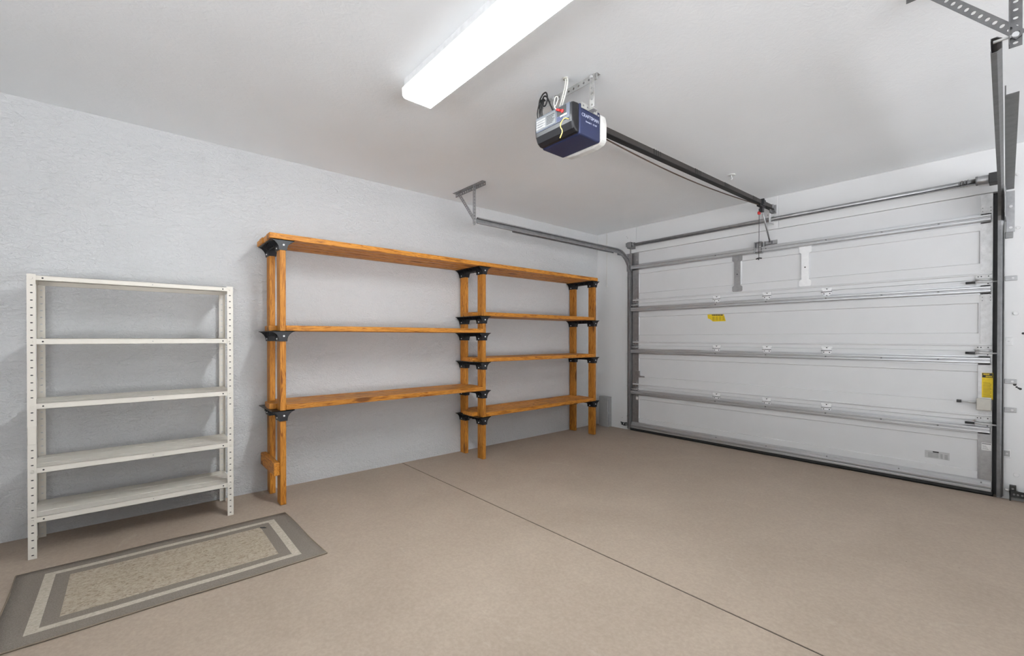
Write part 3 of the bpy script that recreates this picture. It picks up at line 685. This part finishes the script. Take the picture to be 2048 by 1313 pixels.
fl_.add(vs, [(0, 1, 2, 3)[::-1], (4, 5, 6, 7), (0, 1, 5, 4), (1, 2, 6, 5), (2, 3, 7, 6), (3, 0, 4, 7)]); fl_.build('rail_flange', 'rubber', ra)
for y in (-2.10, -1.55, -1.07, -0.52):
    cl = MB(); RXC = rx(y)
    for q in range(4): cl.box(RXC - 0.0165, RXC + 0.0165, y + q * 0.026, y + q * 0.026 + 0.007, rz(y) - hh, rz(y) + hh + 0.0012)
    cl.build('rail_clip', 'rubber', ra)
# slack drive cord below the rail
cp = []
for k in range(25):
    t = k / 24; y = -2.752 + t * 2.50; sag = 0.040 + 0.056 * math.sin(PI * min(1, t * 0.98)) * (1 - 0.35 * t) - 0.014 * t
    cp.append((rx(y), y, rz(y) - sag + 0.004))
MB().tube(cp, 0.0042, 6).build('drive_cord', 'cord_brown', OP)
# trolley, header bracket, arm, release cord
RXC = rx(-0.30)
tr = MB(); zc = rz(-0.3); tr.box(RXC - 0.024, RXC + 0.024, -0.335, -0.255, zc - 0.030, zc + 0.026); tr.box(RXC - 0.016, RXC + 0.016, -0.370, -0.240, zc - 0.044, zc - 0.024)
tr.box(RXC - 0.012, RXC + 0.012, -0.310, -0.260, zc - 0.085, zc - 0.040); tr.box(RXC - 0.030, RXC + 0.030, -0.320, -0.298, zc - 0.02, zc + 0.032)
tr = tr.build('trolley', 'black_plastic', OP, 0.004)
RXC = rx(-0.03)
hb = MB(); hb.box(RXC - 0.021, RXC + 0.021, -0.085, -0.0055, 2.392, 2.428); hb.prism([(-0.0055, 2.36), (-0.06, 2.392), (-0.0055, 2.392)], 'x', RXC - 0.02, RXC + 0.02)
hb.box(RXC - 0.026, RXC + 0.026, -0.011, -0.0055, 2.352, 2.436)
hb.build('header_bracket', 'galvanised', OP, 0.003)
MB().disc((RXC - 0.026, -0.060, 2.404), 'x', 0.012, 0.052, 12).build('pulley', 'dull_zinc', OP)
MB().box(RXC - 0.006, RXC + 0.006, -0.10, -0.03, 2.352, 2.388).build('pulley_fork', 'dull_zinc', OP, 0.002)
arm = MB(); a0 = Vector((2.137, -0.272, zc - 0.078)); a1 = Vector((2.115, -0.024, 2.080)); arm.tube([a0, a1], 0.0075, 8)
arm.build('door_arm', 'galvanised', OP)
# red release knob and the cord to the lock
kx, ky = 2.112, -0.285
MB().tube([(kx, ky, 2.330), (kx, ky, 2.324), (kx, ky, 2.306), (kx, ky, 2.300)], [0.008, 0.014, 0.014, 0.008], 12).build('release_knob', 'red_plastic', OP)
MB().tube([(kx, ky, zc - 0.045), (kx, ky, 2.325)], 0.004, 6).build('release_pin', 'dark_steel', OP)
MB().tube([(kx, ky, 2.302), (2.090, -0.225, 2.20), (2.062, -0.150, 2.10), (2.046, -0.108, 2.04), (2.040, -0.092, 1.935)], 0.0022, 6).build('release_cord', 'wire_black', OP)
g = MB(); gz = 1.926
g.tube([(2.014, -0.092, gz - 0.006), (2.040, -0.092, gz + 0.002), (2.066, -0.092, gz - 0.004)], [0.006, 0.007, 0.006], 8); g.tube([(2.040, -0.092, gz), (2.037, -0.092, gz - 0.018)], [0.007, 0.004], 8)
g.build('release_grip', 'dark_steel', OP)
# wires
def arc_pts(pts, n=24):
    """Catmull-Rom through pts"""
    P = [Vector(p) for p in pts]; P = [2 * P[0] - P[1]] + P + [2 * P[-1] - P[-2]]; out = []
    for i in range(1, len(P) - 2):
        for k in range(n // (len(P) - 3) + 1):
            t = k / (n // (len(P) - 3) + 1)
            out.append(0.5 * ((2 * P[i]) + (-P[i - 1] + P[i + 1]) * t + (2 * P[i - 1] - 5 * P[i] + 4 * P[i + 1] - P[i + 2]) * t * t + (-P[i - 1] + 3 * P[i] - 3 * P[i + 1] + P[i + 2]) * t ** 3))
    out.append(P[-2]); return out
MB().tube(arc_pts([(2.150, -2.985, H - 0.004), (2.165, -2.992, 2.50), (2.168, -3.000, 2.46), (2.150, -3.000, 2.41), (2.120, -2.985, 2.38), (2.10, -2.96, 2.366)], 30), 0.0042, 8).build('ceiling_wire', 'wire_white', OP)
MB().tube(arc_pts([(2.142, -2.988, H - 0.004), (2.156, -2.996, 2.50), (2.158, -3.006, 2.455), (2.138, -3.006, 2.405), (2.108, -2.99, 2.376), (2.09, -2.97, 2.364)], 30), 0.0036, 8).build('ceiling_wire', 'wire_white', OP)
MB().disc((2.148, -2.988, H - 0.008), 'z', 0.014, 0.0085, 10).build('wire_grommet', 'box_cream', OP)
loop = [(1.995, -3.02, 2.372), (1.992, -3.03, 2.43), (2.005, -3.02, 2.475), (2.035, -3.02, 2.478), (2.045, -3.02, 2.44), (2.028, -3.02, 2.41), (2.005, -3.02, 2.425), (2.010, -3.015, 2.465), (2.030, -3.01, 2.46), (2.05, -3.0, 2.41), (2.06, -2.98, 2.366)]
MB().tube(arc_pts(loop, 60), 0.0042, 8).build('power_cord', 'wire_black', OP)
for q, dx in enumerate((0.0, 0.014, 0.026, 0.036)):
    MB().tube(arc_pts([(1.975 + dx, -3.022, 2.352), (1.976 + dx, -3.028, 2.385), (1.985 + dx, -3.026, 2.425), (1.992 + dx * 0.6, -3.02, 2.452), (2.004 + dx * 0.6, -3.016, 2.44)], 20), 0.0034, 6).build('power_cord', 'wire_black', OP)
MB().tube(arc_pts([(2.140, -3.046, 2.330), (2.125, -3.05, 2.362), (2.128, -3.05, 2.395), (2.140, -3.048, 2.405), (2.150, -3.048, 2.388), (2.140, -3.05, 2.362), (2.128, -3.05, 2.350), (2.150, -3.046, 2.332)], 44), 0.0024, 6).build('sensor_wire', 'wire_white', OP)
MB().tube([(2.140, -3.048, 2.336), (2.165, -3.050, 2.322)], 0.006, 8).build('wire_nut', 'red_plastic', OP)
MB().tube(arc_pts([(2.216, -3.040, 2.262), (2.205, -3.060, 2.262), (2.184, -3.062, 2.245), (2.178, -3.058, 2.228), (2.186, -3.056, 2.212), (2.188, -3.058, 2.196), (2.175, -3.060, 2.172)], 40), 0.0026, 6).build('antenna_wire', 'wire_yellow', OP)

# ================================================================ CEILING LIGHT
def fixture(x0, x1, y0, y1, label):
    L = thing('ceiling_light', label, 'ceiling light', ((x0 + x1) / 2, (y0 + y1) / 2, H), None)
    MB().box(x0 + 0.006, x1 - 0.006, y0 + 0.010, y1 - 0.010, 2.470, H - 0.0005).build('base_pan', 'pan_white', L)
    pr = [(y0 + 0.004, 2.476), (y0, 2.468), (y0 + 0.003, 2.430), (y0 + 0.012, 2.421), (y0 + 0.03, 2.419), (y1 - 0.03, 2.419), (y1 - 0.012, 2.421), (y1 - 0.003, 2.430), (y1, 2.468), (y1 - 0.004, 2.476)]
    sh = [(y0 + 0.003, 2.430), (y0 + 0.012, 2.421), (y0 + 0.016, 2.4205), (y0 + 0.016, 2.474), (y0 + 0.004, 2.476), (y0, 2.468)]
    MB().prism(sh, 'x', x0, x1).build('diffuser_side', 'glow_side', L)
    MB().prism([(y0 + y1 - a, b_) for a, b_ in sh], 'x', x0, x1).build('diffuser_side', 'glow_side', L)
    for a, b_ in ((x0, x0 + 0.004), (x1 - 0.004, x1)): MB().box(a, b_, y0 + 0.016, y1 - 0.016, 2.4205, 2.474).build('end_cap', 'glow_side', L)
    MB().box(x0 + 0.004, x1 - 0.004, y0 + 0.016, y1 - 0.016, 2.419, 2.4225).build('diffuser', 'glow_lens', L)
    return L
fixture(1.578, 2.800, -3.638, -3.452, 'white fluorescent ceiling light with a long frosted diffuser')

# ================================================================ WOODEN SHELVING
WS = thing('wooden_shelving_unit', 'orange stained timber shelving with black plastic brackets along the wall', 'shelving', (0.22, -2.27, 0))
def board(name, mat, *d): return MB().box(*d).build(name, mat, WS, 0.005, 2)
PT = 0.038
postsets = {'L': (-3.955, (0.030, 0.117), (0.325, 0.413)), 'M': (-2.215, (0.024, 0.112), (0.314, 0.401)), 'R': (-0.572, (0.016, 0.104), (0.316, 0.404))}
TOPZ = 1.822
for k, (y, rx_, fx_) in postsets.items():
    board('post', 'wood_z', rx_[0], rx_[1], y, y + PT, 0.0, TOPZ); board('post', 'wood_z', fx_[0], fx_[1], y, y + PT, 0.0, TOPZ)
# top boards run the whole length
for x0, x1, e in ((0.020, 0.109, 0.005), (0.126, 0.215, -0.001), (0.232, 0.321, 0.006), (0.338, 0.427, 0.0)):
    board('plank', 'wood_y', x0, x1, -4.022 + e, -0.530 - e * 0.4, TOPZ, TOPZ + PT)
def shelf(yl, yr, zb, yml, ymr, fxl, rxl):
    """front and back boards butt between the posts, the two middle boards run on past them"""
    board('plank', 'wood_y', rxl[0] + 0.002, rxl[1], yl, yr, zb, zb + PT)
    board('plank', 'wood_y', 0.128, 0.216, yml + 0.010, ymr, zb, zb + PT); board('plank', 'wood_y', 0.222, 0.310, yml, ymr - 0.006, zb, zb + PT)
    board('plank', 'wood_y', fxl[0] + 0.003, fxl[1] + 0.001, yl, yr, zb, zb + PT)
yL, yM, yR = -3.955, -2.215, -0.572
for zb in (1.197, 0.650): shelf(yL + PT + 0.001, yM - 0.001, zb, -4.000, -2.170, (0.320, 0.407), (0.026, 0.113))
for zb in (1.357, 0.921, 0.400): shelf(yM + PT + 0.001, yR - 0.001, zb, -2.268, -0.525, (0.314, 0.402), (0.018, 0.106))
board('spacer_block', 'wood_x', 0.006, 0.405, -3.9935, -3.9555, 0.205, 0.294)
# black saddle brackets
def bracket(y, rx_, fx_, zt):
    yc = y + PT / 2
    P = [(-0.072, 0.0255), (-0.055, 0.0270), (-0.040, 0.0315), (-0.026, 0.0400), (-0.014, 0.0520), (-0.007, 0.0640), (-0.005, 0.0720), (0.0, 0.0730)]
    m_ = MB()
    for a, c in ((rx_[0] - 0.004, rx_[1] + 0.007), (fx_[0] - 0.007, fx_[1] + 0.006)):
        poly = [(yc + w_, zt + z) for z, w_ in P] + [(yc - w_, zt + z) for z, w_ in reversed(P)]
        # thin flared front and back plates joined by the inner body
        m_.prism(poly, 'x', a, a + 0.004); m_.prism(poly, 'x', c - 0.004, c)
        P2 = [(z, max(0.0240, w_ - 0.012 - 0.025 * (z > -0.03))) for z, w_ in P[:-2]]
        poly2 = [(yc + w_, zt + z) for z, w_ in P2] + [(yc - w_, zt + z) for z, w_ in reversed(P2)]
        m_.prism(poly2, 'x', a + 0.004, c - 0.004)
        for q in (0.33, 0.67):               # ribs
            xx = a + (c - a) * q; polyr = [(yc + max(0.024, w_ - 0.004), zt + z) for z, w_ in P[:-1]] + [(yc - max(0.024, w_ - 0.004), zt + z) for z, w_ in reversed(P[:-1])]
            m_.prism(polyr, 'x', xx - 0.0015, xx + 0.0015)
    m_.box(rx_[0] - 0.004, fx_[1] + 0.006, yc - 0.073, yc + 0.073, zt - 0.005, zt - 0.0003)
    for sgn in (-1, 1): m_.box(rx_[1], fx_[0], yc + sgn * 0.022 - 0.002, yc + sgn * 0.022 + 0.002, zt - 0.034, zt - 0.004)
    m_.box(rx_[1], fx_[0], yc - 0.022, yc + 0.022, zt - 0.030, zt - 0.026)
    for q in range(4):
        xx = rx_[1] + 0.03 + q * 0.048; m_.box(xx, xx + 0.003, yc - 0.060, yc + 0.060, zt - 0.028, zt - 0.004)
    o = m_.build('bracket', 'black_plastic', WS)
    s1 = MB().disc((fx_[1] + 0.004, yc + 0.004, zt - 0.036), 'x', 0.0062, 0.0045, 10).build('screw', 'screw_white', o)
    s2 = MB().disc((fx_[0] + 0.030, yc - 0.0295, zt - 0.055), 'y', 0.005, 0.006, 8).build('screw', 'screw_white', o)
    s3 = MB().disc((rx_[0] + 0.030, yc - 0.0295, zt - 0.055), 'y', 0.005, 0.006, 8).build('screw', 'screw_white', o)
for k, zs in (('L', (TOPZ, 1.197, 0.650)), ('M', (TOPZ, 1.357, 1.197, 0.921, 0.650, 0.400)), ('R', (TOPZ, 1.357, 0.921, 0.400))):
    for z in zs: bracket(*postsets[k], z)

# ================================================================ METAL SHELVING
MS = thing('metal_shelving_unit', 'cream painted steel shelving unit with five empty shelves', 'shelving', (0.21, -4.675, 0))
MX0, MX1, MY0, MY1 = 0.040, 0.381, -5.131, -4.226
ZS = (1.474, 1.144, 0.806, 0.472, 0.214)
FW = 0.031; MH = 1.480
for x, sx_ in ((MX1, -1), (MX0, 1)):
    for y, sy in ((MY0, 1), (MY1, -1)):
        p_ = MB()
        # one leg faces the room, the other the side
        o1 = (x, y if sy > 0 else y - FW, 0.0); p_.perf(o1, (0, 0, 1), (0, 1, 0), MH, FW, 0.0385, 0.0032, 0.0058, (-0.0016 if sx_ < 0 else 0.0016) * -1)
        p_.perf((x if sx_ > 0 else x - FW, y, 0.0), (0, 0, 1), (1, 0, 0), MH, FW, 0.0385, 0.0032, 0.0058, 0.0016 * (1 if sy < 0 else -1))
        po = p_.build('post', 'beige_paint', MS)
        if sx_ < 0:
            MB().box(x - 0.0050, x - 0.0038, min(y + sy * 0.004, y + sy * (FW - 0.002)), max(y + sy * 0.004, y + sy * (FW - 0.002)), 0.004, MH - 0.004).build('inner_strip', 'dark_steel', po)  # added dark strip, stands for the shade seen through the holes
            for z in ZS:
                MB().disc((x + 0.0005, y + sy * 0.0155, z - 0.016), 'x', 0.0055, 0.005, 8).build('bolt', 'beige_paint', po)
            MB().box(x + 0.0002, x + 0.0026, min(y, y + sy * FW), max(y, y + sy * FW), 0.595, 0.690).build('splice_plate', 'beige_paint', po, 0.0008, 1)
for i, z in enumerate(ZS):
    s_ = MB(); t = 0.0012; lip = 0.030 if i else 0.026
    x0, x1, y0, y1 = MX0 + 0.004, MX1 - 0.0025, MY0 + 0.0035, MY1 - 0.0035
    s_.box(x0, x1, y0, y1, z - t, z)
    s_.box(x1 - t, x1, y0, y1, z - lip, z); s_.box(x0, x0 + t, y0, y1, z - lip, z)
    s_.box(x0, x1, y0, y0 + t, z - lip, z); s_.box(x0, x1, y1 - t, y1, z - lip, z)
    s_.box(x1 - 0.014, x1, y0, y1, z - lip, z - lip + t); s_.box(x0, x0 + 0.014, y0, y1, z - lip, z - lip + t)
    s_ = s_.build('shelf', 'beige_paint', MS)
    rb_ = MB()
    for xx in (x0 + 0.10, x0 + 0.235): rb_.prism([(xx - 0.006, z), (xx - 0.002, z + 0.0022), (xx + 0.002, z + 0.0022), (xx + 0.006, z)], 'y', y0 + 0.02, y1 - 0.02)
    rb_.build('pressed_rib', 'beige_paint', s_)
    for y in (y0 + 0.052, y1 - 0.050): MB().disc((x1 - 0.0002, y, z - lip * 0.5), 'x', 0.0042, 0.0008, 8).build('slot_hole', 'ink', s_)
    MB().disc((x1 - 0.0002, (y0 + y1) / 2 + 0.05, z - lip * 0.5), 'x', 0.0026, 0.0008, 8).build('slot_hole', 'ink_grey', s_)
# gusset plates in the front right corner
for z in (ZS[2],):
    MB().add([(MX1 - 0.004, MY1 - 0.004, z + 0.060), (MX1 - 0.004, MY1 - 0.004, z), (MX1 - 0.07, MY1 - 0.004, z)], [(0, 1, 2)]).build('gusset', 'beige_paint', MS, solid=0.0016)

# ================================================================ RUG
RG = thing('floor_mat', 'grey woven mat with beige bands lying on the floor before the cream shelving', 'rug', ((RX0 + RX1) / 2, (RY0 + RY1) / 2, 0))
m_ = MB(); nx, ny = 14, 24
vs = []; fs = []
def rh(u, v): return 0.0072 + 0.0008 * math.sin(u * 9 + v * 4) + 0.0006 * math.sin(v * 17)
for i in range(nx + 1):
    for j in range(ny + 1):
        u = i / nx; v = j / ny; vs.append((RX0 + (RX1 - RX0) * u + 0.0025 * math.sin(v * 11), RY0 + (RY1 - RY0) * v + 0.010 * (1 - u) * 0 + 0.003 * math.sin(u * 7) + (u - 0.5) * 0.022, rh(u, v)))
for i in range(nx):
    for j in range(ny): a = i * (ny + 1) + j; fs.append((a, a + ny + 1, a + ny + 2, a + 1))
top = [tuple(v) for v in vs]
m_.add(vs, fs, True)
edge = [i * (ny + 1) for i in range(nx + 1)] + [nx * (ny + 1) + j for j in range(1, ny + 1)] + [i * (ny + 1) + ny for i in range(nx - 1, -1, -1)] + [j for j in range(ny - 1, 0, -1)]
n = len(edge)
m_.add([top[e] for e in edge] + [(top[e][0], top[e][1], 0.0006) for e in edge], [(i, (i + 1) % n, n + (i + 1) % n, n + i) for i in range(n)] + [tuple(range(n, 2 * n))])
m_.build('woven_mat', 'rug_weave', RG)
bind = MB(); pts = [(top[e][0], top[e][1], 0.0046) for e in edge]; bind.tube(pts + [pts[0]], 0.0036, 6, False); bind.build('edge_binding', 'rug_edge', RG)
lf = MB().add([(0.737, -4.141, 0.0098), (0.752, -4.122, 0.0112), (0.770, -4.116, 0.0100), (0.764, -4.132, 0.0108), (0.749, -4.146, 0.0098)], [(0, 1, 2, 3, 4)]).build('leaf_scrap', 'ink', None, solid=0.0012)
tag(lf, 'tiny black scrap lying on the woven mat', 'scrap')

# ================================================================ SMALL THINGS
# grey box standing in the corner
GB = thing('corner_box', 'upright grey plastic box on the floor in the corner by the door', 'box', (0.16, -0.045, 0))
gx0, gx1, gy0 = 0.090, 0.236, -0.085
MB().box(gx0, gx1, gy0, -0.001, 0.0, 0.388).build('box_body', 'grey_box', GB, 0.007, 3)
for z0, z1 in ((0.016, 0.165), (0.200, 0.355)): MB().box(gx1 - 0.004, gx1 + 0.0012, gy0 + 0.008, gy0 + 0.026, z0, z1).build('side_slot', 'ink_grey', GB)
# thin cord on the wall near the corner
CO = MB(); CO.tube([(0.158, -0.004, H - 0.002), (0.158, -0.004, 2.2), (0.159, -0.004, 1.86), (0.161, -0.006, 1.82), (0.170, -0.012, 1.812), (0.177, -0.012, 1.822)], 0.0028, 6)
tag(CO.build('wall_cord', 'wire_white'), 'thin white cord hanging down the wall beside the door track', 'cord')
HK = MB(); HK.disc((2.121, -0.905, H - 0.006), 'z', 0.030, 0.006, 16); HK.tube([(2.121, -0.905, H - 0.004), (2.121, -0.905, H - 0.022), (2.128, -0.905, H - 0.034), (2.121, -0.905, H - 0.044), (2.112, -0.905, H - 0.040)], 0.0045, 8)
tag(HK.build('ceiling_hook', 'white_plastic'), 'small white hook screwed into the ceiling near the opener rail', 'hook')
# safety-sensor brackets at the feet of the tracks
SB = thing('sensor_bracket', 'black metal sensor bracket low on the left door jamb', 'bracket', (0.44, -0.02, 0.05))
MB().add([(0.385, -0.014, 0.088), (0.432, -0.017, 0.082), (0.478, -0.014, 0.090), (0.476, -0.014, 0.052), (0.440, -0.017, 0.044), (0.390, -0.014, 0.056)], [(0, 1, 2, 3, 4, 5)]).build('plate', 'black_plastic', SB, solid=0.006)
for x in (0.396, 0.434, 0.466): MB().disc((x, -0.024, 0.068), 'y', 0.006 if x != 0.434 else 0.009, 0.008, 8).build('screw', 'bright_zinc', SB)
MB().box(0.470, 0.499, -0.018, -0.0105, 0.052, 0.080).build('tab', 'dull_zinc', SB, 0.002)
SB = thing('sensor_bracket', 'dark metal sensor bracket on the floor at the foot of the right track', 'bracket', (3.69, -0.03, 0))
s_ = MB(); s_.box(3.668, 3.745, -0.040, -0.036, 0.030, 0.072); s_.box(3.668, 3.745, -0.040, -0.002, 0.028, 0.032); s_.box(3.668, 3.700, -0.030, -0.001, 0.072, 0.108); s_.box(3.738, 3.745, -0.040, -0.002, 0.0, 0.072)
s_.box(3.668, 3.676, -0.040, -0.002, 0.0, 0.072)
s_.build('plate', 'dark_steel', SB, 0.003)
for x, z in ((3.690, 0.050), (3.708, 0.050), (3.728, 0.050), (3.684, 0.088)): MB().disc((x, -0.047, z), 'y', 0.006, 0.018, 8).build('bolt', 'dull_zinc', SB)
MB().tube([(3.648, -0.020, 0.070), (3.672, -0.022, 0.066)], 0.008, 8).build('clip', 'bright_zinc', SB)
